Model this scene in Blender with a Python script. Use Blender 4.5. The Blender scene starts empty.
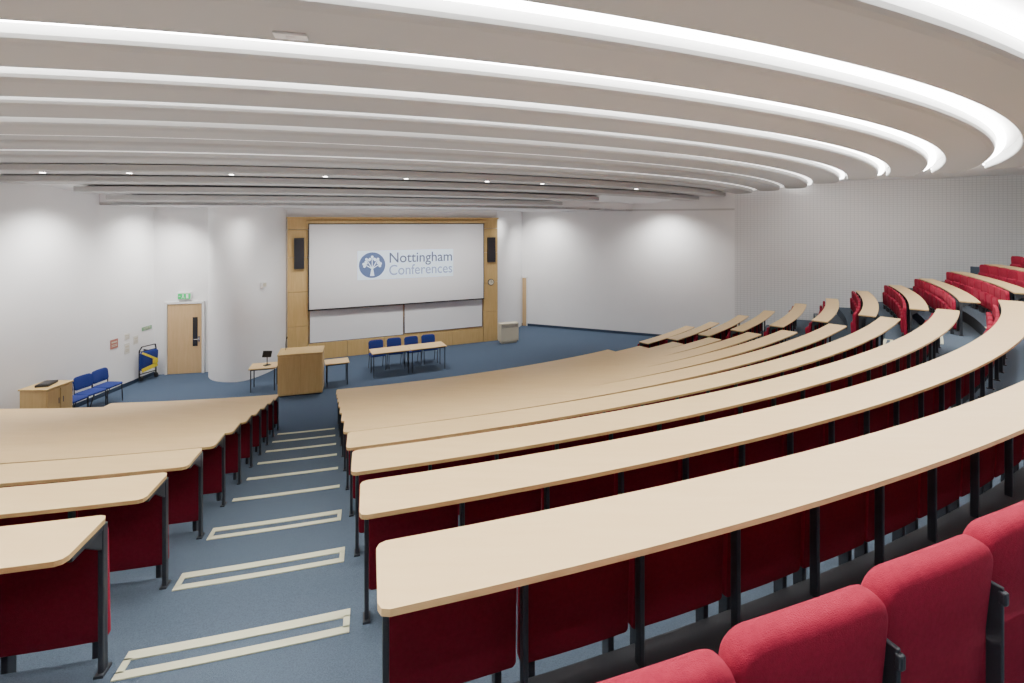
import bpy, bmesh, math, random
from mathutils import Vector, Matrix
random.seed(3)
sc = bpy.context.scene
H = 4.44
COL = bpy.context.collection

# ------------------------------------------------------------ materials
def nt(name):
    m = bpy.data.materials.new(name); m.use_nodes = True
    return m, m.node_tree.nodes, m.node_tree.links, m.node_tree.nodes['Principled BSDF']
def simple(name, col, rough=.6, metal=0., emis=None, es=0., bump=0., bscale=200., var=0., vscale=3.):
    m, n, l, b = nt(name)
    b.inputs['Base Color'].default_value = (*col, 1)
    b.inputs['Roughness'].default_value = rough
    b.inputs['Metallic'].default_value = metal
    if emis:
        b.inputs['Emission Color'].default_value = (*emis, 1)
        b.inputs['Emission Strength'].default_value = es
    tc = n.new('ShaderNodeTexCoord')
    if var > 0:
        t = n.new('ShaderNodeTexNoise'); t.inputs['Scale'].default_value = vscale; t.inputs['Detail'].default_value = 6
        l.new(tc.outputs['Object'], t.inputs['Vector'])
        r = n.new('ShaderNodeValToRGB')
        r.color_ramp.elements[0].position = .3; r.color_ramp.elements[1].position = .7
        r.color_ramp.elements[0].color = (*[c*(1-var) for c in col], 1)
        r.color_ramp.elements[1].color = (*[min(1, c*(1+var)) for c in col], 1)
        l.new(t.outputs['Fac'], r.inputs['Fac']); l.new(r.outputs['Color'], b.inputs['Base Color'])
    if bump > 0:
        t2 = n.new('ShaderNodeTexNoise'); t2.inputs['Scale'].default_value = bscale
        l.new(tc.outputs['Object'], t2.inputs['Vector'])
        bp = n.new('ShaderNodeBump'); bp.inputs['Strength'].default_value = bump; bp.inputs['Distance'].default_value = .01
        l.new(t2.outputs['Fac'], bp.inputs['Height']); l.new(bp.outputs['Normal'], b.inputs['Normal'])
    return m
def wood(name, c1, c2, rough=.4, stretch=(1.2, 22, 22), rot=0.):
    m, n, l, b = nt(name)
    tc = n.new('ShaderNodeTexCoord'); mp = n.new('ShaderNodeMapping')
    mp.inputs['Scale'].default_value = stretch; mp.inputs['Rotation'].default_value = (0, 0, rot)
    l.new(tc.outputs['Object'], mp.inputs['Vector'])
    t = n.new('ShaderNodeTexNoise'); t.inputs['Scale'].default_value = 1.5; t.inputs['Detail'].default_value = 8
    t.inputs['Distortion'].default_value = .6
    l.new(mp.outputs['Vector'], t.inputs['Vector'])
    r = n.new('ShaderNodeValToRGB'); r.color_ramp.elements[0].position = .3; r.color_ramp.elements[1].position = .7
    r.color_ramp.elements[0].color = (*c1, 1); r.color_ramp.elements[1].color = (*c2, 1)
    l.new(t.outputs['Fac'], r.inputs['Fac']); l.new(r.outputs['Color'], b.inputs['Base Color'])
    b.inputs['Roughness'].default_value = rough
    return m
M_carpet = simple('carpet_blue', (.074, .104, .142), .95, bump=.5, bscale=260, var=.18, vscale=140)
M_carpet_stage = simple('carpet_stage', (.056, .088, .142), .95, bump=.4, bscale=220, var=.10, vscale=50)
M_wall = simple('plaster_white', (.87, .87, .87), .85, bump=.03, bscale=60, var=.01, vscale=2)
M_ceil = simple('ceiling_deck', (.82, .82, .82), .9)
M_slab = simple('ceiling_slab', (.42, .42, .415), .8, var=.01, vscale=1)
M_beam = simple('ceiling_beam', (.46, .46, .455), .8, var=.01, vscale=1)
M_soffit = simple('stage_soffit', (.60, .60, .60), .8)
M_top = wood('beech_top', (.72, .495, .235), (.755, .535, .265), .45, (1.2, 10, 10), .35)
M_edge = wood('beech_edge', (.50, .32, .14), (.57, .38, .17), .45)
M_panel = wood('oak_panel', (.56, .37, .14), (.64, .44, .19), .45, (14, 14, 1.2))
M_lect = wood('oak_lectern', (.60, .40, .16), (.67, .47, .20), .45, (14, 14, 1.2))
M_doorw = wood('door_wood', (.58, .39, .19), (.65, .45, .24), .45, (16, 16, 1.2))
M_metal = simple('charcoal_metal', (.040, .044, .052), .4, .3)
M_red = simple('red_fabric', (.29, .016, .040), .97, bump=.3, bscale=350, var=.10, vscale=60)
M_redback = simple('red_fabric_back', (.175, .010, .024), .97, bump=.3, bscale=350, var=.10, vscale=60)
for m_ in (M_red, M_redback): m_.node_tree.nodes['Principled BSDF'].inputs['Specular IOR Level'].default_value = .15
M_black = simple('black_plastic', (.02, .02, .022), .45)
M_blue = simple('blue_fabric', (.012, .030, .20), .85, bump=.3, bscale=300)
M_nose = simple('nosing_cream', (.60, .60, .42), .7)
M_screen = simple('screen_cloth', (.74, .74, .75), .9)
M_board = simple('whiteboard', (.85, .86, .87), .3)
M_light = simple('diffuser', (1, 1, 1), .5, emis=(1, .99, .97), es=29.)
M_light2 = simple('diffuser_second', (1, 1, 1), .5, emis=(1, .99, .97), es=19.)
M_light3 = simple('diffuser_third', (1, 1, 1), .5, emis=(1, .99, .97), es=11.)
M_lightmid = simple('diffuser_mid', (.9, .9, .9), .5, emis=(1, .98, .95), es=4.)
M_lightdim = simple('diffuser_dim', (.9, .9, .9), .5, emis=(1, .97, .94), es=1.0)
M_spot = simple('lamp_glow', (1, 1, 1), .5, emis=(1, .95, .88), es=30.)
M_chrome = simple('chrome', (.7, .7, .72), .25, 1.)
M_white = simple('white_paint', (.8, .8, .79), .4)
M_cream = simple('cream_enamel', (.62, .57, .44), .5)
M_glassd = simple('dark_glass', (.03, .03, .035), .15)
M_green = simple('sign_green', (.02, .35, .10), .5, emis=(.02, .6, .15), es=.6)
M_greenp = simple('notice_green', (.18, .40, .22), .7)
M_yellow = simple('yellow_strap', (.75, .6, .03), .6)
M_skirt = simple('skirting_blue', (.03, .05, .09), .6)
M_proj = simple('projected_light', (.62, .71, .80), .8, emis=(.62, .78, .96), es=.42)
M_logo = simple('logo_blue', (.08, .12, .23), .8, emis=(.14, .20, .40), es=.25)
M_text = simple('slate_text', (.09, .11, .17), .8, emis=(.14, .18, .28), es=.2)
M_text2 = simple('pale_blue_text', (.22, .27, .38), .8, emis=(.30, .38, .52), es=.35)
M_paper = simple('paper', (.72, .70, .64), .8)
M_brown = simple('brown_notice', (.42, .16, .12), .7)
M_nosed = simple('dark_nosing', (.025, .028, .035), .7)

M_perf, n, l, b = nt('perforated_acoustic')
tc = n.new('ShaderNodeTexCoord'); mp = n.new('ShaderNodeMapping')
mp.inputs['Rotation'].default_value = (0, 0, .34)
l.new(tc.outputs['Object'], mp.inputs['Vector'])
br = n.new('ShaderNodeTexBrick'); br.offset = 0.0
br.inputs['Scale'].default_value = 1.0
br.inputs['Brick Width'].default_value = .11; br.inputs['Row Height'].default_value = .075
br.inputs['Mortar Size'].default_value = .010; br.inputs['Mortar Smooth'].default_value = .8
br.inputs['Color1'].default_value = (.77, .77, .77, 1); br.inputs['Color2'].default_value = (.77, .77, .77, 1)
br.inputs['Mortar'].default_value = (.60, .60, .61, 1)
sx = n.new('ShaderNodeSeparateXYZ'); cx = n.new('ShaderNodeCombineXYZ')
l.new(mp.outputs['Vector'], sx.inputs[0]); l.new(sx.outputs['X'], cx.inputs['X']); l.new(sx.outputs['Z'], cx.inputs['Y'])
l.new(cx.outputs[0], br.inputs['Vector']); l.new(br.outputs['Color'], b.inputs['Base Color'])
b.inputs['Roughness'].default_value = .8

# ------------------------------------------------------------ helpers
def mk(name, verts, faces, mats, fm=None, smooth=False):
    me = bpy.data.meshes.new(name)
    me.from_pydata([tuple(v) for v in verts], [], faces)
    if not isinstance(mats, (list, tuple)): mats = [mats]
    for m in mats: me.materials.append(m)
    if fm:
        for p, i in zip(me.polygons, fm): p.material_index = i
    if smooth:
        for p in me.polygons: p.use_smooth = True
    bm = bmesh.new(); bm.from_mesh(me); bmesh.ops.recalc_face_normals(bm, faces=bm.faces); bm.to_mesh(me); bm.free()
    o = bpy.data.objects.new(name, me); COL.objects.link(o)
    return o
def empty(name, loc=(0, 0, 0), rz=0.):
    o = bpy.data.objects.new(name, None); COL.objects.link(o)
    o.location = loc; o.rotation_euler = (0, 0, rz); o.empty_display_size = .2
    return o
def tag(o, label, cat, group=None, kind=None):
    o['label'] = label; o['category'] = cat
    if group: o['group'] = group
    if kind: o['kind'] = kind
    return o
def struct(o): o['kind'] = 'structure'; return o
class MB:
    """mesh builder for one part"""
    def __init__(s): s.v = []; s.f = []; s.m = []
    def add(s, vs, fs, mi=0):
        k = len(s.v); s.v += [tuple(v) for v in vs]; s.f += [[i+k for i in f] for f in fs]; s.m += [mi]*len(fs)
    def box(s, c, d, mi=0, rot=None, rz=0., bev=0.):
        bm = bmesh.new(); bmesh.ops.create_cube(bm, size=1)
        bmesh.ops.scale(bm, vec=d, verts=bm.verts)
        if bev > 0: bmesh.ops.bevel(bm, geom=list(bm.edges), offset=bev, segments=2, affect='EDGES', profile=.5)
        R = rot if rot is not None else Matrix.Rotation(rz, 3, 'Z')
        bm.verts.index_update()
        s.add([R @ v.co + Vector(c) for v in bm.verts], [[v.index for v in f.verts] for f in bm.faces], mi); bm.free()
    def tube(s, a, b_, r, mi=0, seg=10, r2=None):
        a = Vector(a); b_ = Vector(b_); d = (b_-a); L = d.length
        if L < 1e-6: return
        q = d.to_track_quat('Z', 'Y'); r2 = r if r2 is None else r2
        vs = []
        for i in range(seg):
            t = 2*math.pi*i/seg; vs.append(a+q @ Vector((r*math.cos(t), r*math.sin(t), 0)))
        for i in range(seg):
            t = 2*math.pi*i/seg; vs.append(b_+q @ Vector((r2*math.cos(t), r2*math.sin(t), 0)))
        fs = [[i, (i+1) % seg, seg+(i+1) % seg, seg+i] for i in range(seg)]+[list(range(seg))[::-1], list(range(seg, 2*seg))]
        s.add(vs, fs, mi)
    def path(s, pts, r, mi=0, seg=8):
        for a, b_ in zip(pts[:-1], pts[1:]): s.tube(a, b_, r, mi, seg)
    def obj(s, name, mats, smooth=False): return mk(name, s.v, s.f, mats, s.m, smooth)
def prism(name, outline, z0, z1, mats, fm=(0, 1)):
    n_ = len(outline)
    vs = [(x, y, z0) for x, y in outline]+[(x, y, z1) for x, y in outline]
    fs = [list(range(n_))[::-1], list(range(n_, 2*n_))]+[[i, (i+1) % n_, n_+(i+1) % n_, n_+i] for i in range(n_)]
    return mk(name, vs, fs, mats, [fm[0], fm[0]]+[fm[1]]*n_)

# ------------------------------------------------------------ plan geometry
R0 = 21.0
def P(k, deg, off=0.):
    t = math.radians(deg)
    return (-6.8-.337*k+(R0-off)*math.sin(t), 22.8+.89*k-(R0-off)*math.cos(t))
def zt(k): return max(0., 2.27-.2522*k)
TL, TC = 13.3, 16.5
def tce(k): return 47.8-1.29*(k-1)
def trs(k): return tce(k)+3.4
ROOM = [(-10.5, 4.56), (-10.4, 14.05), (-8.9, 14.35), (-8.76, 13.95), (-8.45, 13.6), (-8.05, 13.42), (-7.65, 13.42),
        (-7.38, 13.66), (-7.22, 14.2), (-7.15, 14.8), (-7.15, 15.35), (-.56, 18.25), (.43, 20.8), (8.15, 17.7), (19., 13.9),
        (19.5, 3.), (8., -5.5), (-8., -5.5), (-10.6, -2.)]
def inside(x, y):
    c = False; n_ = len(ROOM)
    for i in range(n_):
        x1, y1 = ROOM[i]; x2, y2 = ROOM[(i+1) % n_]
        if (y1 > y) != (y2 > y) and x < (x2-x1)*(y-y1)/(y2-y1)+x1: c = not c
    return c
def wall_dist(x, y):
    d = 1e9
    for i in range(len(ROOM)):
        a = Vector(ROOM[i]); b_ = Vector(ROOM[(i+1) % len(ROOM)]); p = Vector((x, y))
        t = max(0, min(1, (p-a).dot(b_-a)/(b_-a).length_squared)); d = min(d, (a+(b_-a)*t-p).length)
    return d
def rng(k, margin=0., off=0., ml=None):
    def ok(t, m_): return inside(*P(k, t, off)) and (m_ == 0 or wall_dist(*P(k, t, off)) > m_)
    t = 25.
    while t < 100 and ok(t, margin): t += .1
    u = 15.
    while u > -60 and ok(u, margin if ml is None else ml): u -= .1
    return u+.1, t-.1

# ------------------------------------------------------------ room
def wall(name, p, q, z0, z1, mat, th=.15):
    p = Vector(p); q = Vector(q); d = (q-p).normalized(); n_ = Vector((-d.y, d.x))*th
    return struct(prism(name, [tuple(p), tuple(q), tuple(q+n_), tuple(p+n_)], z0, z1, [mat], (0, 0)))
ZT = 6.4
wall('wall_left', ROOM[0], ROOM[1], -.05, ZT, M_wall)
wall('wall_front_left', ROOM[1], ROOM[2], -.05, ZT, M_wall)
def catmull(pts, n_=6):
    out = []
    for i in range(len(pts)-1):
        p0 = Vector(pts[max(0, i-1)]); p1 = Vector(pts[i]); p2 = Vector(pts[i+1]); p3 = Vector(pts[min(len(pts)-1, i+2)])
        for j in range(n_):
            t = j/n_
            out.append(tuple(.5*((2*p1)+(-p0+p2)*t+(2*p0-5*p1+4*p2-p3)*t*t+(-p0+3*p1-3*p2+p3)*t**3)))
    out.append(tuple(pts[-1])); return out
cc = catmull([tuple(c) for c in ROOM[2:11]])
n_ = len(cc)
vs = [(x, y, -.05) for x, y in cc]+[(x, y, ZT) for x, y in cc]
fs = [[i, i+1, n_+i+1, n_+i] for i in range(n_-1)]
wc = mk('wall_column', vs, fs, M_wall, smooth=True); struct(wc)
wall('wall_front', ROOM[10], ROOM[11], -.05, ZT, M_wall)
wall('wall_front_right', ROOM[11], ROOM[12], -.05, ZT, M_wall)
wall('wall_right', ROOM[12], ROOM[13], -.05, ZT, M_wall)
wall('wall_right_rear', ROOM[13], ROOM[14], -.05, ZT, M_perf)
wall('wall_side_rear', ROOM[14], ROOM[15], -.05, ZT, M_wall)
wall('wall_back_right', ROOM[15], ROOM[16], -.05, ZT, M_wall)
wall('wall_back', ROOM[16], ROOM[17], -.05, ZT, M_wall)
wall('wall_back_left', ROOM[17], ROOM[18], -.05, ZT, M_wall)
wall('wall_left_rear', ROOM[18], ROOM[0], -.05, ZT, M_wall)
struct(prism('floor', ROOM, -.2, 0., [M_carpet_stage], (0, 0)))
E = .06
NS = 60
KMIN = -6
v = []; f = []
def ring(k, z, off):
    a, b_ = rng(k, 0., off); s = len(v)
    for i in range(NS+1):
        x, y = P(k, a+(b_-a)*i/NS, off); v.append((x, y, z))
    return s
def strip(a, b_):
    for i in range(NS): f.append([a+i, a+i+1, b_+i+1, b_+i])
prev = None
for k in range(KMIN, 9):
    z = max(zt(k), 0) if k > -4 else zt(-3)
    if prev is None:
        prev = ring(k-1, z, E)
    up = ring(k-1, z, E)
    if k > KMIN: strip(prev, up)
    ed = ring(k, z, E); strip(up, ed); prev = ed
lo = ring(8, 0., E); strip(prev, lo)
tiers = struct(mk('floor.001', v, f, M_carpet))
struct(prism('floor.002', [P(-6, rng(-6)[0]+i*(rng(-6)[1]-rng(-6)[0])/20, 0) for i in range(21)]+[(8., -5.4), (-8., -5.4)], zt(-3)-.3, zt(-3)-.003, [M_carpet], (0, 0)))

def arcstrip(mb, k, a, b_, o0, o1, z, h, N=6):
    ol = [P(k, a+(b_-a)*i/N, o0) for i in range(N+1)]+[P(k, a+(b_-a)*i/N, o1) for i in range(N+1)][::-1]
    m_ = len(ol)
    mb.add([(x, y, z) for x, y in ol]+[(x, y, z+h) for x, y in ol],
           [list(range(m_)), list(range(m_, 2*m_))]+[[i, (i+1) % m_, m_+(i+1) % m_, m_+i] for i in range(m_)])
tn = 0
for k in range(-3, 9):
    for (a, b_) in ((TL+.15, TC-.15), (tce(k)+.2, trs(k)-.2)):
        z = zt(k)+.001; h = .006
        mb = MB()
        arcstrip(mb, k, a, b_, .062, .008, z, h)
        if k <= 2:
            arcstrip(mb, k, a, b_, -.055, -.10, z, h)
            w = .09
            arcstrip(mb, k, a, a+w, .018, -.065, z, h); arcstrip(mb, k, b_-w, b_, .018, -.065, z, h)
        tn += 1
        struct(mb.obj('trim_%d' % tn, M_nose))
mb = MB(); arcstrip(mb, -1, TC+.2, tce(-1), .065, -.14, zt(-1)+.001, .012, 40); tn += 1
struct(mb.obj('trim_%d' % tn, M_nosed))

# ------------------------------------------------------------ ceiling
CK = [(-1+1.08*j) for j in range(-4, 12)]
CH = [1.25, 1.25, 1.25, 1.22, 1.2, 1.2, 1.2, 1.2, 1.2, 1.16, 1.1, 1.02, .92, .80, .66, .52]
v = []; f = []
prev = None
for j, (k, c) in enumerate(zip(CK, CH)):
    cur = ring(k, H+c+.2, 0)
    if prev is not None: strip(prev, cur)
    prev = cur
    lastk = k
SO = .70
a, b_ = rng(lastk, 0., SO)
c2 = ring(lastk, H+CH[-1]+.2, SO); strip(prev, c2)
dn = ring(lastk, H+.43, SO); strip(c2, dn)
ceil = struct(mk('ceiling', v, f, M_ceil))
arc = [P(lastk, a+(b_-a)*i/NS, SO) for i in range(NS+1)]
stage = arc+[ROOM[13] if arc[-1][0] < ROOM[13][0] else arc[-1]]+[ROOM[12], ROOM[11], ROOM[10]]+[ROOM[2], ROOM[1]]
stage = [p_ for i, p_ in enumerate(stage) if i == 0 or (Vector(p_)-Vector(stage[i-1])).length > .01]
struct(prism('ceiling.001', stage, H+.43, H+.5, [M_soffit], (0, 0)))
a, b_ = rng(CK[0])
struct(prism('ceiling.002', [P(CK[0], a+(b_-a)*i/NS, 0) for i in range(NS+1)]+ROOM[14:19]+[ROOM[0]], H+1.45, H+1.6, [M_ceil], (0, 0)))

def bandpath(k, a, b_, o0, o1, N=90):
    """rear arc then round nose to the stage side"""
    out = [P(k, a+(b_-a)*i/N, o0) for i in range(N+1)]
    m = (o0+o1)/2; r = abs(o1-o0)/2
    t = math.radians(b_); c = Vector(P(k, b_, m))
    tan = Vector((math.cos(t), math.sin(t))); rad = Vector((math.sin(t), -math.cos(t)))
    for i in range(1, 17):
        ph = math.pi*i/16
        out.append(tuple(c+rad*(r*math.cos(ph))+tan*(r*1.2*math.sin(ph))))
    return out
for j, (k, c) in enumerate(zip(CK, CH)):
    a, b_ = rng(k, .02)
    lit = j <= 8
    if j < 2: continue
    if lit: b_ = min(b_, 62) - 5 + (0 if j < 8 else 1)
    else: b_ -= 1.6
    if j == 14: a = 1.5; b_ = min(b_, 37.)
    elif j == 15: a = 2.2; b_ = min(b_, 34.5)
    else: a += .1
    D = .66; N = 90
    prof = [(.10, 0.), (.05, .008), (.015, .022), (.0, .05), (.0, .19)] if j < 12 else [(.02, 0.), (0., .02), (0., .12)]
    vs = []; fs = []; M_ = None
    for (ins, dz) in prof:
        ol = bandpath(k, a, b_, ins, D-ins*.2)+[P(k, a+(b_-a)*i/N, D-ins*.2) for i in range(N+1)][::-1][1:]
        M_ = len(ol); vs += [(x, y, H+c+dz) for x, y in ol]
    for q_ in range(len(prof)-1):
        fs += [[q_*M_+i, q_*M_+(i+1) % M_, (q_+1)*M_+(i+1) % M_, (q_+1)*M_+i] for i in range(M_)]
    fs += [list(range(M_))[::-1], list(range((len(prof)-1)*M_, len(prof)*M_))]
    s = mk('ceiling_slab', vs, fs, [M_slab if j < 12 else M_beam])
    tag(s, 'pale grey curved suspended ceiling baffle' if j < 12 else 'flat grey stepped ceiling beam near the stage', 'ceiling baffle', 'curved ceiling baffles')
    if j < 12:
        m2 = M_light if j <= 6 else {7: M_light2, 8: M_light3, 9: M_lightmid}.get(j, M_lightdim)
        a2 = a+.05
        q0 = bandpath(k, a2, b_, -.03, D+.0)[:N+13]; q1 = bandpath(k, a2, b_, -.12, D+.09)[:N+13]
        st = prism('linear_light', q0+q1[::-1], H+c+.11, H+c+.14, [m2], (0, 0))
        tag(st, 'glowing white linear light recessed between curved ceiling baffles' if lit else 'dim white linear light recessed between ceiling baffles', 'ceiling light', 'linear cove lights')

# downlights
dl = MB(); dl.tube((0, 0, -.01), (0, 0, .0), .06, 0, 20)
rim = dl.obj('trim_ring', M_white)
lm = MB(); lm.tube((0, 0, -.014), (0, 0, -.008), .042, 0, 20); lam = lm.obj('lamp', M_spot)
first = True
for i, th in enumerate([2., 6.2, 11.1, 15.8, 20.2, 25.2, 29.2, 38.2]):
    k, c = CK[12], CH[12]
    x, y = P(k, th, .3)
    e = empty('ceiling_downlight', (x, y, H+c))
    tag(e, 'small round recessed white downlight in the ceiling baffle', 'downlight', 'stage downlights')
    for src in (rim, lam):
        o = src if first else src.copy()
        if not first: COL.objects.link(o)
        o.parent = e
    first = False
mb = MB(); mb.box((0, 0, -.009), (.20, .09, .018), 0, bev=.004); mb.tube((0, 0, -.018), (0, 0, -.028), .03, 0, 16, .025)
x, y = P(CK[5], 15.3, .50)
o = mb.obj('smoke_detector', M_white); o.location = (x, y, H+1.2); o.rotation_euler = (0, 0, .27); tag(o, 'small flat white detector fitting on the ceiling baffle', 'smoke detector')

# ------------------------------------------------------------ benches
def leg_mesh():
    mb = MB()
    mb.box((0, 0, .36), (.024, .042, .71), 0, bev=.005)
    mb.box((0, 0, .006), (.040, .075, .012), 0)
    mb.box((0, -.12, .705), (.022, .25, .022), 0, bev=.004)
    mb.add([(-.008, -.02, .60), (.008, -.02, .60), (-.008, -.02, .695), (.008, -.02, .695), (-.008, -.15, .695), (.008, -.15, .695)],
           [[0, 1, 3, 2], [2, 3, 5, 4], [0, 4, 5, 1], [0, 2, 4], [1, 5, 3]], 0)
    return mb.obj('leg', M_metal)
LEG = leg_mesh(); leg_used = [False]
TW = .33
def put_leg(parent, x, y, z, th):
    o = LEG if not leg_used[0] else LEG.copy()
    if leg_used[0]: COL.objects.link(o)
    leg_used[0] = True
    o.parent = parent; o.location = (x, y, z); o.rotation_euler = (0, 0, math.radians(th))
def table_outline(k, a, b_, s=0.):
    N = max(4, int((b_-a)/.8)); r = .035; ra = math.degrees(r/R0)
    pts = [P(k, a+ra+(b_-a-2*ra)*i/N, s) for i in range(N+1)]
    pts += [P(k, b_-ra*.3, s-r*.3), P(k, b_, s-r)]
    pts += [P(k, b_, s-TW+r), P(k, b_-ra*.3, s-TW+r*.3)]
    pts += [P(k, a+ra+(b_-a-2*ra)*i/N, s-TW) for i in range(N+1)][::-1]
    pts += [P(k, a+ra*.3, s-TW+r*.3), P(k, a, s-TW+r), P(k, a, s-r), P(k, a+ra*.3, s-r*.3)]
    return pts
SP = math.degrees(.53/R0)
CAP = {-1: 68., 0: 66., 1: 64.5, 2: 63.5, 3: 63.5}
seat_slots = []
for k in range(-1, 10):
    lim = rng(k, 1.1, 0., .5)
    la = max(lim[0], -14)
    if k == 9: la = max(la, 4.5)
    for nm, a, b_ in (('left', la, TL), ('mid', TC, tce(k)), ('right', trs(k), min(lim[1], CAP.get(k, 72)))):
        if b_-a < 2: continue
        sh = -.38*max(0, min(1, (6-k)/4)) if nm == 'right' else 0.
        ns = int((b_-a)/SP)
        if nm == 'left': a = b_-ns*SP-.12
        else: b_ = a+ns*SP+.2
        mx, my = P(k, (a+b_)/2, -.15)
        e = empty('bench_desk', (mx, my, zt(k)))
        tag(e, 'long curved beech-topped lecture bench desk on dark steel legs', 'bench desk', 'curved lecture bench desks')
        ol = [(x-mx, y-my) for x, y in table_outline(k, a, b_, sh)]
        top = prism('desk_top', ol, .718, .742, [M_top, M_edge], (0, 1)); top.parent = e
        for i in range(ns+1):
            th = a+.09+i*SP
            x, y = P(k, th, sh-.03); put_leg(e, x-mx, y-my, 0, th)
            if i < ns: seat_slots.append((k, nm, th+SP/2-(.04 if nm == 'left' else 0), i if nm != 'left' else ns-1-i, sh))
# ------------------------------------------------------------ seats
def slab_mesh(name, w, h, t, r, mats, crown=0., curve=0., tilt=0., center=(0, 0, 0), rim=.022, backmat=0, puff=.008):
    """rounded upholstered slab in XZ; front +Y"""
    def outline(ins):
        pts = []
        rr = max(r-ins, .004); ww = w/2-ins; hh = h/2-ins
        for cx_, cz_, a0 in ((ww-rr, hh-rr, 0), (-ww+rr, hh-rr, 90), (-ww+rr, -hh+rr, 180), (ww-rr, -hh+rr, 270)):
            for i in range(6):
                t_ = math.radians(a0+i*18); pts.append((cx_+rr*math.cos(t_), cz_+rr*math.sin(t_)))
            if a0 in (0, 180):
                sgn = 1 if a0 == 0 else -1
                for q_ in range(1, 6):
                    fx = (ww-rr)*(1-2*q_/6)*sgn; pts.append((fx, (hh if sgn > 0 else -hh)))
            else:
                sgn = 1 if a0 == 270 else -1
                pts.append((ww*sgn, 0))
        return pts
    rings = []
    for ph in range(0, 91, 30):
        rings.append((-t/2+rim-rim*math.cos(math.radians(ph)), rim*(1-math.sin(math.radians(ph)))))
    for ph in range(90, -1, -30):
        rings.append((t/2-rim+rim*math.cos(math.radians(ph)), rim*(1-math.sin(math.radians(ph)))))
    rings = [(rings[0][0]-puff*.4, w*.3)]+rings+[(rings[-1][0]+puff, w*.3)]
    N = None; vs = []
    for (yy, ins) in rings:
        ol = outline(ins if ins < .1 else rim)
        if ins > .1: ol = [(x*.55, z*.6) for x, z in ol]
        N = len(ol)
        for x, z in ol:
            cz = crown*(1-(2*x/w)**2)*(1 if z > 0 else 0)*min(1, max(0, z/(h/2)))
            vs.append((x, yy+curve*(2*x/w)**2, z+cz))
    fs = []; fm = []
    for q_ in range(len(rings)-1):
        for i in range(N):
            fs.append([q_*N+i, q_*N+(i+1) % N, (q_+1)*N+(i+1) % N, (q_+1)*N+i]); fm.append(backmat if q_ < 2 else 0)
    fs.append(list(range(N))[::-1]); fm.append(backmat)
    fs.append([(len(rings)-1)*N+i for i in range(N)]); fm.append(0)
    Rm = Matrix.Rotation(tilt, 3, 'X')
    vs = [Rm @ Vector(v_)+Vector(center) for v_ in vs]
    return mk(name, vs, fs, mats, fm, smooth=True)
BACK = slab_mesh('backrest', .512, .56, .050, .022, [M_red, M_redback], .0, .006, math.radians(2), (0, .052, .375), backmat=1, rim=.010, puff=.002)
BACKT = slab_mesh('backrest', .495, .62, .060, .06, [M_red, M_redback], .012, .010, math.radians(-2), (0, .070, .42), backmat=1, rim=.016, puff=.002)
BACKR = slab_mesh('backrest', .494, .66, .075, .07, [M_red, M_red], .016, .015, math.radians(5), (0, .02, .398), rim=.026, puff=.004)
PAD = slab_mesh('seat_cushion', .43, .36, .070, .06, [M_red, M_black], 0, 0, math.radians(-3), (0, .120, .34), backmat=0)
mb = MB(); mb.box((0, .09, .14), (.42, .08, .03), 0, bev=.005); mb.box((-.19, .11, -.06), (.03, .06, .38), 0, bev=.005); mb.box((.19, .11, -.06), (.03, .06, .38), 0, bev=.005)
BRK = mb.obj('seat_bracket', M_metal)
mb = MB(); mb.box((.250, -.02, .30), (.014, .04, .60), 0, bev=.004); mb.box((.250, -.040, .57), (.022, .02, .04), 0, bev=.006)
mb.box((.25, -.03, .01), (.05, .10, .02), 0)
POST = mb.obj('seat_post', M_metal)
def joined(srcs, name, dy=0.):
    mb = MB(); mats = []
    for s in srcs:
        base = len(mats); mats += list(s.data.materials)
        k0 = len(mb.v); mb.v += [(v_.co.x, v_.co.y+dy, v_.co.z) for v_ in s.data.vertices]
        for p_ in s.data.polygons:
            mb.f.append([i+k0 for i in p_.vertices]); mb.m.append(base+p_.material_index)
    return mb.obj(name, mats, True)
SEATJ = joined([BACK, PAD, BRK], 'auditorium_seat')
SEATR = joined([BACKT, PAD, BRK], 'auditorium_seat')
LBL = 'red upholstered tip-up auditorium seat behind a bench desk'
def inst(src, parent=None, loc=None, rz=None):
    o = src.copy(); COL.objects.link(o)
    if parent: o.parent = parent
    if loc is not None: o.location = loc
    if rz is not None: o.rotation_euler = (0, 0, rz)
    return o
rest = []
for (k, nm, th, idx, sh) in seat_slots:
    x, y = P(k, th, sh)
    dist = math.hypot(x, y)
    if nm == 'mid' and k >= 4 and idx > 2: rest.append((k, th)); continue
    if nm == 'left' and idx > (7 if k > 1 else 5): rest.append((k, th)); continue
    if dist < 6:
        e = empty('auditorium_seat', (x, y, zt(k)), math.radians(th))
        for s in (BACK, PAD, BRK): inst(s, e)
    else:
        e = inst(SEATR if nm == 'right' and k <= 3 else SEATJ, None, (x, y, zt(k)), math.radians(th))
    tag(e, LBL, 'seat', 'red auditorium seats')
mb = MB()
for (k, th) in rest:
    x, y = P(k, th, 0); Rm = Matrix.Rotation(math.radians(th), 3, 'Z'); k0 = len(mb.v)
    mb.v += [tuple(Rm @ v_.co+Vector((x, y, zt(k)))) for v_ in SEATJ.data.vertices]
    for p_ in SEATJ.data.polygons:
        mb.f.append([i+k0 for i in p_.vertices]); mb.m.append(p_.material_index)
o = mb.obj('auditorium_seats', list(SEATJ.data.materials), True)
tag(o, 'many red upholstered seats tucked behind distant bench desks', 'seats', kind='stuff')
SPR = math.degrees(.505/R0)
LR = 'bright red upholstered seat with rounded back and black bracket'
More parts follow.
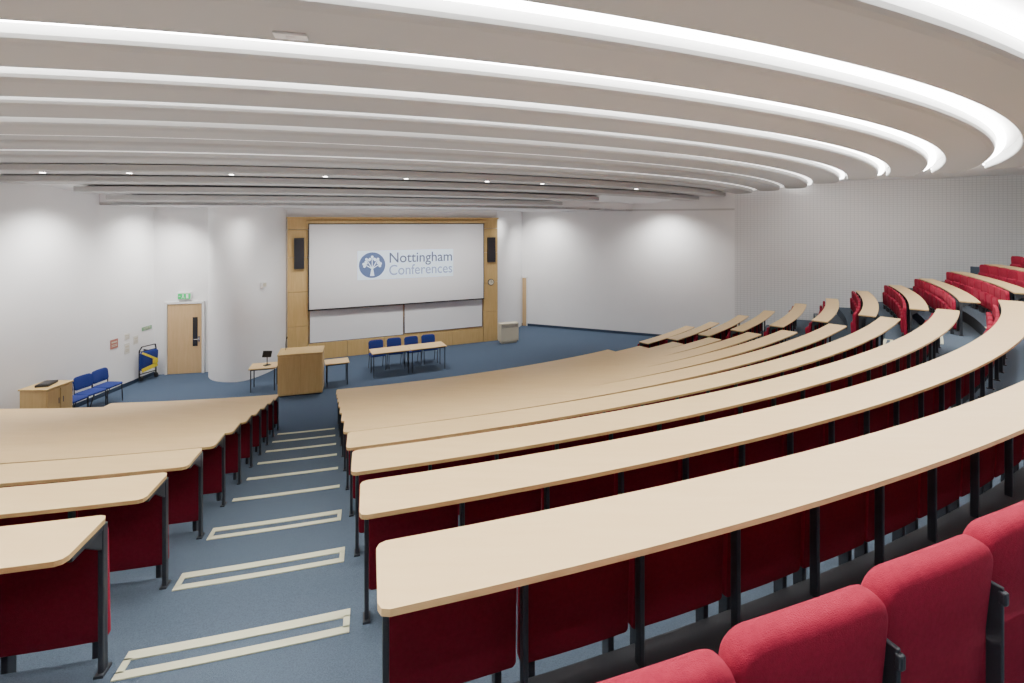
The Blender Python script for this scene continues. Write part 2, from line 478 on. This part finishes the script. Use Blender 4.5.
for th0, th1 in ((16.95, tce(-2)-.5), (trs(-2), 67.5)):
    th = th0; i = 0
    while th < th1 and i < 22:
        t_ = th+SPR/2
        if th0 < 20:
            x, y = P(-2, t_, -.03+.02*(min(t_, 22)-17.7))
            e = empty('auditorium_seat', (x, y, zt(-2)), math.radians(t_))
            for s in (BACKR, PAD, POST): inst(s, e)
        else:
            x, y = P(-2, t_, -.42)
            e = inst(SEATR, None, (x, y, zt(-2)), math.radians(t_))
        tag(e, LR, 'seat', 'red seats of the rear row')
        th += SPR; i += 1
for s in (BACK, BACKT, BACKR, PAD, BRK, POST, SEATJ, SEATR): bpy.data.objects.remove(s)

# ------------------------------------------------------------ front wall furniture
S0 = Vector((-7.15, 15.35)); SD = (Vector((-.56, 18.25))-S0).normalized(); SN = Vector((SD.y, -SD.x))
ANG = math.atan2(SD.y, SD.x)
def W(s, out, z=0.): q_ = S0+SD*s+SN*out; return (q_.x, q_.y, z)
pan = empty('wall_panelling', W(0, 0, 0), ANG)
tag(pan, 'oak-veneered wall panelling framing the projection screen', 'wall panelling')
def pbox(name, s0, s1, z0, z1, o0, o1, mat, parent, bev=0.):
    mb = MB(); mb.box(((s0+s1)/2, -(o0+o1)/2, (z0+z1)/2), (s1-s0, abs(o1-o0), z1-z0), 0, bev=bev)
    o = mb.obj(name, mat); o.parent = parent; return o
for i, (z0, z1) in enumerate(((0, 1.1), (1.11, 2.2), (2.21, 3.3), (3.31, 4.20))):
    pbox('panel', .02, .62, z0, z1, .0, .10, M_panel, pan, .004)
    pbox('panel', 6.62, 7.18, z0, z1, .0, .10, M_panel, pan, .004)
pbox('top_panel', .02, 7.18, 4.21, 4.55, 0, .10, M_panel, pan, .004)
for i in range(5):
    pbox('lower_panel', .63+i*1.196, .63+(i+1)*1.196-.01, 0., .52, .0, .10, M_panel, pan, .004)
pbox('cornice', 0, 7.2, 4.55, 4.60, 0, .16, M_panel, pan)
pbox('back_panel', .63, 6.61, .53, 4.2, 0, .04, M_panel, pan)
for s0, s1, z0 in ((.66, 3.67, .54), (3.69, 6.58, .58)):
    e = empty('whiteboard', W(s0, .065, z0), ANG)
    tag(e, 'wide white writing board with thin aluminium frame', 'whiteboard', 'whiteboards below the screen')
    L = s1-s0; hh = 1.04
    mb = MB(); mb.box((L/2, 0, hh/2), (L, .03, hh), 0); o = mb.obj('board_surface', M_board); o.parent = e
    mb = MB()
    for c_, d_ in (((L/2, -.01, hh), (L, .03, .02)), ((L/2, -.01, 0), (L, .03, .02)), ((.01, -.01, hh/2), (.02, .03, hh)), ((L-.01, -.01, hh/2), (.02, .03, hh))): mb.box(c_, d_)
    o = mb.obj('frame', M_chrome); o.parent = e
e = empty('projection_screen', W(.63, .20, 1.60), ANG)
tag(e, 'large white projection screen with black border showing a conference logo', 'projection screen')
L = 5.96; hh = 2.79
mb = MB(); mb.box((L/2, 0, hh/2), (L, .02, hh), 0); o = mb.obj('screen_surface', M_screen); o.parent = e
mb = MB()
for c_, d_ in (((L/2, -.012, hh-.012), (L+.02, .03, .025)), ((L/2, -.012, .02), (L+.02, .04, .04)), ((.01, -.012, hh/2), (.025, .03, hh)), ((L-.01, -.012, hh/2), (.025, .03, hh))): mb.box(c_, d_)
o = mb.obj('screen_border', M_black); o.parent = e
mb = MB(); mb.box((L/2, .04, hh+.04), (L+.1, .10, .10), 0, bev=.02); o = mb.obj('screen_housing', M_panel); o.parent = e
mb = MB(); mb.box((1.51+1.63, -.014, .92+.475), (3.28, .006, .96)); o = mb.obj('projected_image', M_proj); o.parent = e
def disc(mb, cx_, cz_, r, y, seg=16):
    mb.add([(cx_+r*math.cos(2*math.pi*i/seg), y, cz_+r*math.sin(2*math.pi*i/seg)) for i in range(seg)], [list(range(seg))])
cx_, cz_ = 1.97, 1.395
mb = MB(); disc(mb, cx_, cz_, .43, -.020, 48); o = mb.obj('logo_disc', M_logo); o.parent = e
mb = MB()
mb.add([(cx_-.07, -.024, cz_-.36), (cx_+.07, -.024, cz_-.36), (cx_+.025, -.024, cz_-.10), (cx_-.025, -.024, cz_-.10)], [[0, 1, 2, 3]])
for ang_, ln in ((90, .34), (58, .32), (122, .32), (28, .28), (152, .28)):
    a_ = math.radians(ang_); bx = cx_; bz = cz_-.12
    ex = bx+ln*math.cos(a_); ez = bz+ln*math.sin(a_)+.02; nx = -math.sin(a_)*.014; nz = math.cos(a_)*.014
    mb.add([(bx+nx, -.024, bz+nz), (bx-nx, -.024, bz-nz), (ex-nx, -.024, ez-nz), (ex+nx, -.024, ez+nz)], [[0, 1, 2, 3]])
    for da in (-13, 0, 13):
        aa = math.radians(ang_+da); rr_ = ln*(1.10 if da == 0 else .92)
        disc(mb, bx+rr_*math.cos(aa), bz+rr_*math.sin(aa)+.02, .045, -.025)
o = mb.obj('tree_emblem', M_proj); o.parent = e
def text(body, size, loc, rz, mat, parent, name='lettering', width=None, ext=.002):
    cu = bpy.data.curves.new('t', 'FONT'); cu.body = body; cu.size = size; cu.extrude = ext; cu.offset = .004
    o = bpy.data.objects.new('t', cu); COL.objects.link(o)
    bpy.context.view_layer.update()
    dg = bpy.context.evaluated_depsgraph_get(); me = bpy.data.meshes.new_from_object(o.evaluated_get(dg))
    bpy.data.objects.remove(o)
    me.transform(Matrix.Rotation(math.pi/2, 4, 'X'))
    if width:
        w_ = max(v_.co.x for v_ in me.vertices)-min(v_.co.x for v_ in me.vertices); me.transform(Matrix.Diagonal((width/w_, 1, 1, 1)))
    me.materials.clear(); me.materials.append(mat)
    ob = bpy.data.objects.new(name, me); COL.objects.link(ob); ob.parent = parent; ob.location = loc; ob.rotation_euler = (0, 0, rz)
    return ob
text('Nottingham', .49, (1.51+1.00, -.021, .92+.54), 0, M_text, e, width=2.20)
text('Conferences', .49, (1.51+1.00, -.021, .92+.12), 0, M_text2, e, width=2.22)
for s, z0, hh in ((.36, 2.95, .98), (6.9, 2.95, .92)):
    e = empty('wall_speaker', W(s, .10, z0), ANG)
    tag(e, 'tall slim black loudspeaker mounted on oak panelling', 'loudspeaker', 'wall loudspeakers')
    mb = MB(); mb.box((0, -.06, hh/2), (.30, .12, hh), 0, bev=.012); o = mb.obj('speaker_box', M_black); o.parent = e
    mb = MB(); mb.box((0, -.125, hh/2), (.26, .012, hh-.06), 0, bev=.004); o = mb.obj('speaker_grille', M_glassd); o.parent = e
e = empty('wall_clock', W(6.9, .10, 2.2), ANG); tag(e, 'small round wall clock on oak panelling', 'clock')
mb = MB(); mb.tube((0, 0, 0), (0, -.04, 0), .12, 0, 28); o = mb.obj('clock_case', M_metal); o.parent = e
mb = MB(); mb.tube((0, -.04, 0), (0, -.045, 0), .10, 0, 28); o = mb.obj('clock_face', M_cream); o.parent = e
mb = MB(); mb.box((0, -.05, .04), (.012, .005, .09)); mb.box((.03, -.05, 0), (.07, .005, .012)); o = mb.obj('clock_hands', M_black); o.parent = e
def skirt(name, p, q):
    p = Vector(p); q = Vector(q); d = (q-p).normalized(); n2 = Vector((d.y, -d.x))*.02
    struct(prism(name, [tuple(p), tuple(q), tuple(q+n2), tuple(p+n2)], 0, .10, [M_skirt], (0, 0)))
skirt('baseboard_right', ROOM[12], ROOM[13]); skirt('baseboard_left', ROOM[0], ROOM[1])

# ------------------------------------------------------------ door, sign
DW = (Vector(ROOM[2])-Vector(ROOM[1])).normalized(); DA = math.atan2(DW.y, DW.x)
d0 = Vector(ROOM[1])+DW*.30
e = empty('door_1', (d0.x, d0.y, 0), DA); struct(e)
mb = MB(); mb.box((.52, -.03, 1.02), (.90, .045, 2.03), 0, bev=.004); o = mb.obj('door_leaf', M_doorw); o.parent = e
mb = MB()
for c_, d_ in (((.03, -.03, 1.05), (.06, .09, 2.1)), ((1.01, -.03, 1.05), (.06, .09, 2.1)), ((.52, -.03, 2.08), (1.04, .09, .06))): mb.box(c_, d_)
o = mb.obj('door_frame', M_white); o.parent = e
mb = MB(); mb.box((.80, -.056, 1.22), (.13, .01, .85)); o = mb.obj('vision_panel', M_glassd); o.parent = e
mb = MB(); mb.tube((.90, -.055, 1.0), (.90, -.11, 1.0), .012); mb.tube((.90, -.11, 1.0), (.78, -.11, 1.0), .012); mb.box((.90, -.056, 1.0), (.05, .008, .16)); o = mb.obj('door_handle', M_chrome); o.parent = e
q_ = d0+DW*.52
e = empty('exit_sign', (q_.x, q_.y, 2.17), DA); tag(e, 'green illuminated running-man exit sign above the door', 'exit sign')
mb = MB(); mb.box((0, -.05, .11), (.36, .06, .22), 0, bev=.006); o = mb.obj('sign_body', M_white); o.parent = e
mb = MB(); mb.box((0, -.082, .10), (.33, .006, .16)); o = mb.obj('sign_face', M_green); o.parent = e
mb = MB(); y_ = -.087
disc(mb, -.03, .155, .014, y_, 12)
mb.add([(-.045, y_, .08), (-.015, y_, .08), (-.01, y_, .14), (-.04, y_, .14)], [[0, 1, 2, 3]])
mb.add([(-.045, y_, .085), (-.03, y_, .085), (-.06, y_, .035), (-.075, y_, .035)], [[0, 1, 2, 3]])
mb.add([(-.03, y_, .085), (-.015, y_, .085), (.015, y_, .04), (.0, y_, .04)], [[0, 1, 2, 3]])
mb.add([(.05, y_, .04), (.11, y_, .04), (.11, y_, .16), (.05, y_, .16)], [[0, 1, 2, 3]])
mb.add([(-.14, y_, .09), (-.10, y_, .09), (-.10, y_, .11), (-.14, y_, .11)], [[0, 1, 2, 3]])
o = mb.obj('pictogram', M_board); o.parent = e
RW = (Vector(ROOM[13])-Vector(ROOM[12])).normalized(); RA = math.atan2(RW.y, RW.x)
q_ = Vector(ROOM[12])+RW*.02
e = empty('door_2', (q_.x, q_.y, 0), RA); struct(e)
mb = MB(); mb.box((.11, -.03, 1.02), (.18, .05, 2.04), 0, bev=.004); o = mb.obj('door_leaf', M_doorw); o.parent = e
mb = MB(); mb.box((.22, -.03, 1.05), (.04, .07, 2.1)); mb.box((.11, -.03, 2.08), (.26, .07, .05)); o = mb.obj('door_frame', M_white); o.parent = e

q_ = Vector(W(7.42, .55, 0)[:2])
e = empty('convector_heater', (q_.x, q_.y, 0), ANG); tag(e, 'cream enamel convector heater with grille beside oak panelling', 'heater')
mb = MB(); mb.box((0, 0, .40), (.72, .28, .66), 0, bev=.015); mb.box((0, .0, .035), (.6, .2, .07)); o = mb.obj('heater_casing', M_cream); o.parent = e
mb = MB()
for i in range(5): mb.box((0, -.143, .58+i*.025), (.62, .006, .006))
o = mb.obj('grille', M_chrome); o.parent = e

# ------------------------------------------------------------ lectern etc
def uv(px, py, z=0.):
    y = (H-z)*484/(py-222.); return Vector(((px-512)/484*y, y, z))
q_ = uv(298, 395)
LA = ANG-.12
e = empty('lectern', (q_.x, q_.y+.2, 0), LA); tag(e, 'large oak lectern desk with panelled front', 'lectern')
mb = MB(); mb.box((0, 0, .545), (1.06, .55, 1.03), 0, bev=.01); o = mb.obj('body', M_lect); o.parent = e
mb = MB(); mb.box((0, 0, .015), (1.0, .5, .03)); o = mb.obj('plinth', M_black); o.parent = e
mb = MB(); mb.box((0, 0, 0), (1.08, .58, .030), 0, rot=Matrix.Rotation(.06, 3, 'X'), bev=.006)
o = mb.obj('sloped_top', M_lect); o.location = (0, 0, 1.08); o.parent = e
mb = MB(); mb.box((-.265, -.28, .54), (.50, .014, .94), 0, bev=.003); mb.box((.265, -.28, .54), (.50, .014, .94), 0, bev=.003); o = mb.obj('front_panel', M_lect); o.parent = e
mb = MB(); mb.path([(-.4, .1, 1.08), (-.4, .1, 1.25), (-.38, .15, 1.38)], .006); mb.tube((-.38, .15, 1.38), (-.37, .18, 1.43), .014); o = mb.obj('microphone', M_black); o.parent = e

def small_table(name, loc, rz, L, D, hh, label, cat, group=None):
    e = empty(name, loc, rz); tag(e, label, cat, group)
    mb = MB(); mb.box((0, 0, hh-.014), (L, D, .028), 0, bev=.004); o = mb.obj('table_top', M_top); o.parent = e
    for sx_ in (-1, 1):
        for sy in (-1, 1):
            mb = MB(); mb.tube((sx_*(L/2-.05), sy*(D/2-.05), 0), (sx_*(L/2-.05), sy*(D/2-.05), hh-.028), .014)
            o = mb.obj('leg', M_metal); o.parent = e
    mb = MB(); mb.box((0, D/2-.05, hh-.045), (L-.1, .02, .03)); mb.box((0, -D/2+.05, hh-.045), (L-.1, .02, .03)); mb.box((L/2-.05, 0, hh-.045), (.02, D-.1, .03)); mb.box((-L/2+.05, 0, hh-.045), (.02, D-.1, .03))
    o = mb.obj('rail', M_metal); o.parent = e
    return e
a_ = uv(372, 379); b_ = uv(447, 369)
TA = math.atan2((b_-a_).y, (b_-a_).x)
for i, t in enumerate((.25, .75)):
    c_ = a_.lerp(b_, t)+Vector((-math.sin(TA), math.cos(TA), 0))*.3
    small_table('presenter_table', (c_.x, c_.y, 0), TA, (b_-a_).length/2-.01, .6, .70, 'light wood topped table with slim dark legs', 'table', 'presenter tables')
q_ = uv(334, 386)
small_table('side_table', (q_.x, q_.y+.2, 0), ANG, .62, .5, .62, 'small light wood table beside the lectern', 'table')
q_ = uv(259, 392)
small_table('side_table', (q_.x, q_.y+.25, 0), ANG-.1, .66, .55, .62, 'small wooden table holding a black device', 'table')
e = empty('monitor', (q_.x+.08, q_.y+.25, .62), ANG+.5); tag(e, 'small slim black monitor on a thin stand', 'monitor')
mb = MB(); mb.box((0, 0, .008), (.16, .12, .016), 0, bev=.004); mb.box((0, 0, .14), (.02, .015, .26)); o = mb.obj('stand', M_black); o.parent = e
mb = MB(); mb.box((0, 0, .30), (.24, .025, .17), 0, bev=.008, rot=Matrix.Rotation(.2, 3, 'Y')); o = mb.obj('display', M_black); o.parent = e

def chair(loc, rz, label, group):
    """faces local -Y"""
    e = empty('stacking_chair', loc, rz); tag(e, label, 'chair', group)
    s = slab_mesh('seat', .46, .43, .045, .07, [M_blue], 0, 0, math.pi/2, (0, 0, .45), rim=.015); s.parent = e
    s = slab_mesh('backrest', .44, .30, .035, .07, [M_blue], .01, -.02, math.radians(-8), (0, .21, .68), rim=.012); s.parent = e
    for sg in (-1, 1):
        mb = MB(); x = sg*.21
        mb.path([(x, -.19, 0), (x, -.17, .43), (x, .19, .43), (x, .19, .62), (x, .225, .78)], .011)
        mb.path([(x, .24, 0), (x, .10, .43)], .011)
        o = mb.obj('frame_leg', M_metal); o.parent = e
    mb = MB(); mb.tube((-.21, .12, .42), (.21, .12, .42), .010); mb.tube((-.21, -.14, .42), (.21, -.14, .42), .010); o = mb.obj('cross_bar', M_metal); o.parent = e
    return e
for i in range(4):
    t = .13+.245*i
    c_ = a_.lerp(b_, t)+Vector((-math.sin(TA), math.cos(TA), 0))*(.86+.03*(i % 2))
    chair((c_.x, c_.y, 0), TA+(.05, -.03, .04, -.04)[i], 'blue upholstered stacking chair behind the presenter tables', 'blue chairs at presenter tables')
LW = (Vector(ROOM[1])-Vector(ROOM[0])).normalized(); LN = Vector((LW.y, -LW.x)); LAng = math.atan2(LW.y, LW.x)
def LP(s, out): return Vector(ROOM[1])-LW*s+LN*out
for i, s in enumerate((2.22, 2.70, 3.18)):
    c_ = LP(s, .54)
    chair((c_.x, c_.y, 0), LAng+(.03, -.05, .04)[i]-.05, 'blue upholstered stacking chair against the white wall', 'blue chairs by the wall')
c_ = LP(3.74, .52)
e = empty('cabinet', (c_.x, c_.y, 0), LAng); tag(e, 'low oak cabinet with a device on top against the wall', 'cabinet')
mb = MB(); mb.box((0, 0, .48), (.58, .56, .92), 0, bev=.006); mb.box((0, 0, .955), (.62, .60, .03), 0, bev=.004); o = mb.obj('body', M_lect); o.parent = e
for sg in (-1, 1):
    mb = MB(); mb.box((sg*.145, -.29, .48), (.27, .02, .86), 0, bev=.003); d_ = mb.obj('cabinet_door', M_lect); d_.parent = e
    mb = MB(); mb.tube((sg*.05, -.315, .6), (sg*.05, -.315, .72), .008); o = mb.obj('handle', M_chrome); o.parent = d_
e = empty('control_device', (c_.x, c_.y, .97), LAng+.3); tag(e, 'flat black electronic device resting on the cabinet', 'device')
mb = MB(); mb.box((0, 0, .025), (.34, .24, .05), 0, bev=.008); o = mb.obj('device_body', M_black); o.parent = e
mb = MB(); mb.box((0, .0, .053), (.26, .16, .006)); o = mb.obj('keypad', M_metal); o.parent = e
c_ = LP(.42, .03)
e = empty('evacuation_chair', (c_.x, c_.y, .12), LAng-.35); tag(e, 'folded blue and yellow evacuation chair hung on the wall', 'evacuation chair')
mb = MB()
for x in (-.22, .22): mb.path([(x, -.16, 0), (x, -.16, .75), (x*.8, -.20, .86)], .018)
mb.tube((-.22, -.16, .1), (.22, -.16, .1), .014); mb.tube((-.18, -.20, .86), (.18, -.20, .86), .014)
for x in (-.2, .2): mb.tube((x-.02, -.20, -.02), (x+.02, -.20, -.02), .07, 0, 18)
mb.tube((0, -.16, .72), (0, .0, .72), .02); mb.tube((-.22, -.16, .72), (.22, -.16, .72), .014)
o = mb.obj('chair_frame', M_black); o.parent = e
s = slab_mesh('fabric_seat', .48, .54, .07, .08, [M_blue], 0, 0, math.radians(6), (0, -.20, .46), rim=.03, puff=.03); s.parent = e
mb = MB(); mb.box((0, -.26, .56), (.50, .012, .05), 0, rot=Matrix.Rotation(.6, 3, 'Y')); mb.box((0, -.25, .25), (.42, .012, .10), 0, rot=Matrix.Rotation(-.2, 3, 'Y')); mb.box((.14, -.265, .40), (.14, .01, .12))
o = mb.obj('strap', M_yellow); o.parent = e
for s, z, w_, h_, mat, lb in ((1.40, 1.25, .24, .24, M_brown, 'small reddish notice on the white wall'), (.98, 1.02, .16, .28, M_paper, 'narrow cream notice on the white wall'),
                              (.98, 1.34, .16, .16, M_paper, 'small square cream notice on the white wall'),
                              (.68, 1.18, .16, .22, M_paper, 'small cream notice near the corner'), (.28, 1.42, .36, .10, M_greenp, 'small green safety sign on the white wall')):
    c_ = LP(s, .0)
    e = empty('wall_notice', (c_.x, c_.y, z), LAng); tag(e, lb, 'notice', 'notices on the wall')
    mb = MB(); mb.box((0, -.006, 0), (w_, .010, h_)); o = mb.obj('notice_board', mat); o.parent = e
    mb = MB(); mb.box((0, -.013, h_*.2), (w_*.7, .004, h_*.15)); mb.box((0, -.013, -h_*.1), (w_*.7, .004, h_*.06)); mb.box((0, -.013, -h_*.25), (w_*.7, .004, h_*.06)); o = mb.obj('notice_print', M_cream); o.parent = e
for (px, py) in ((268, 285), (279, 356)):
    y_ = 14.0 if px == 268 else 15.0
    z_ = H-(py-222)/484*y_
    e = empty('wall_box', (-7.26 if px == 268 else -7.12, 14.05 if px == 268 else 14.9, z_), math.radians(75)); tag(e, 'small white wall-mounted electrical box', 'electrical box', 'white wall boxes')
    mb = MB(); mb.box((0, -.04, 0), (.18, .10, .16), 0, bev=.01); o = mb.obj('box_body', M_white); o.parent = e
    mb = MB(); mb.box((0, -.092, 0), (.12, .006, .10)); o = mb.obj('box_cover', M_cream); o.parent = e

# ------------------------------------------------------------ lights
def spot(loc, tgt, en, size=90, blend=1., col=(1, .975, .945), r=.2):
    l_ = bpy.data.lights.new('spot', 'SPOT'); l_.energy = en; l_.spot_size = math.radians(size); l_.spot_blend = blend; l_.color = col; l_.shadow_soft_size = r
    o = bpy.data.objects.new('spot_lamp', l_); COL.objects.link(o); o.location = loc
    o.rotation_euler = (Vector(tgt)-Vector(loc)).to_track_quat('-Z', 'Y').to_euler()
for s in (.8, 3.4, 5.8):
    c_ = LP(s, 1.0); g_ = LP(s, .1); spot((c_.x, c_.y, 4.8), (g_.x, g_.y, 1.5), 360, 140)
c_ = Vector(ROOM[1])+DW*.75+Vector((DW.y, -DW.x))*.8; spot((c_.x, c_.y, 4.8), (c_.x, c_.y+.3, 1.), 140, 120)
spot((-7.1, 12.7, 4.82), (-7.6, 13.9, 1), 170, 130)
spot((-.1, 18.1, 4.82), (.2, 19.6, 1), 180, 120)
for s in (1.2, 6.0):
    c_ = Vector(ROOM[12])+RW*s+Vector((RW.y, -RW.x))*1.1; g_ = Vector(ROOM[12])+RW*s; spot((c_.x, c_.y, 4.8), (g_.x, g_.y, 1.5), 390, 140)
for s, o_ in ((1.5, 2.2), (3.6, 2.2), (5.7, 2.2)):
    c_ = W(s, o_, 4.82); g_ = W(s, .8, 1.); spot(c_, g_, 380, 130, 1.)
def area(loc, en, sx_, sy, rz=0., up=True):  # unseen upward fill added in mid-air to brighten the ceiling, not a room fitting
    l_ = bpy.data.lights.new('area', 'AREA'); l_.shape = 'RECTANGLE'; l_.size = sx_; l_.size_y = sy; l_.energy = en; l_.color = (1, .995, .985)
    o = bpy.data.objects.new('added_fill_uplight', l_); COL.objects.link(o); o.location = loc; o.rotation_euler = (math.pi if up else 0, 0, rz)
for (x, y, z, en, sx_, sy) in ((0, 2.5, 3.2, 36, 8, 3), (-2, 6.5, 2.4, 60, 9, 4), (5, 8, 2.6, 60, 8, 4), (9, 12, 2.6, 80, 5, 4), (-6, 9.5, 1.8, 75, 5, 5), (-2, 13.5, 1.6, 115, 8, 4), (-7, 3, 2.8, 38, 6, 5), (8, 3, 3.0, 42, 6, 5)):
    area((x, y, z), en, sx_, sy, .35)
w = bpy.data.worlds.new('world'); sc.world = w; w.use_nodes = True
w.node_tree.nodes['Background'].inputs[0].default_value = (.9, .92, 1, 1); w.node_tree.nodes['Background'].inputs[1].default_value = .3

# ------------------------------------------------------------ camera
cam = bpy.data.cameras.new('camera'); co = bpy.data.objects.new('camera', cam); COL.objects.link(co)
co.location = (0, 0, H); co.rotation_euler = (math.pi/2, 0, 0)
cam.lens = 17.0; cam.sensor_width = 36; cam.shift_y = -119.5/1024; cam.clip_start = .05
sc.camera = co
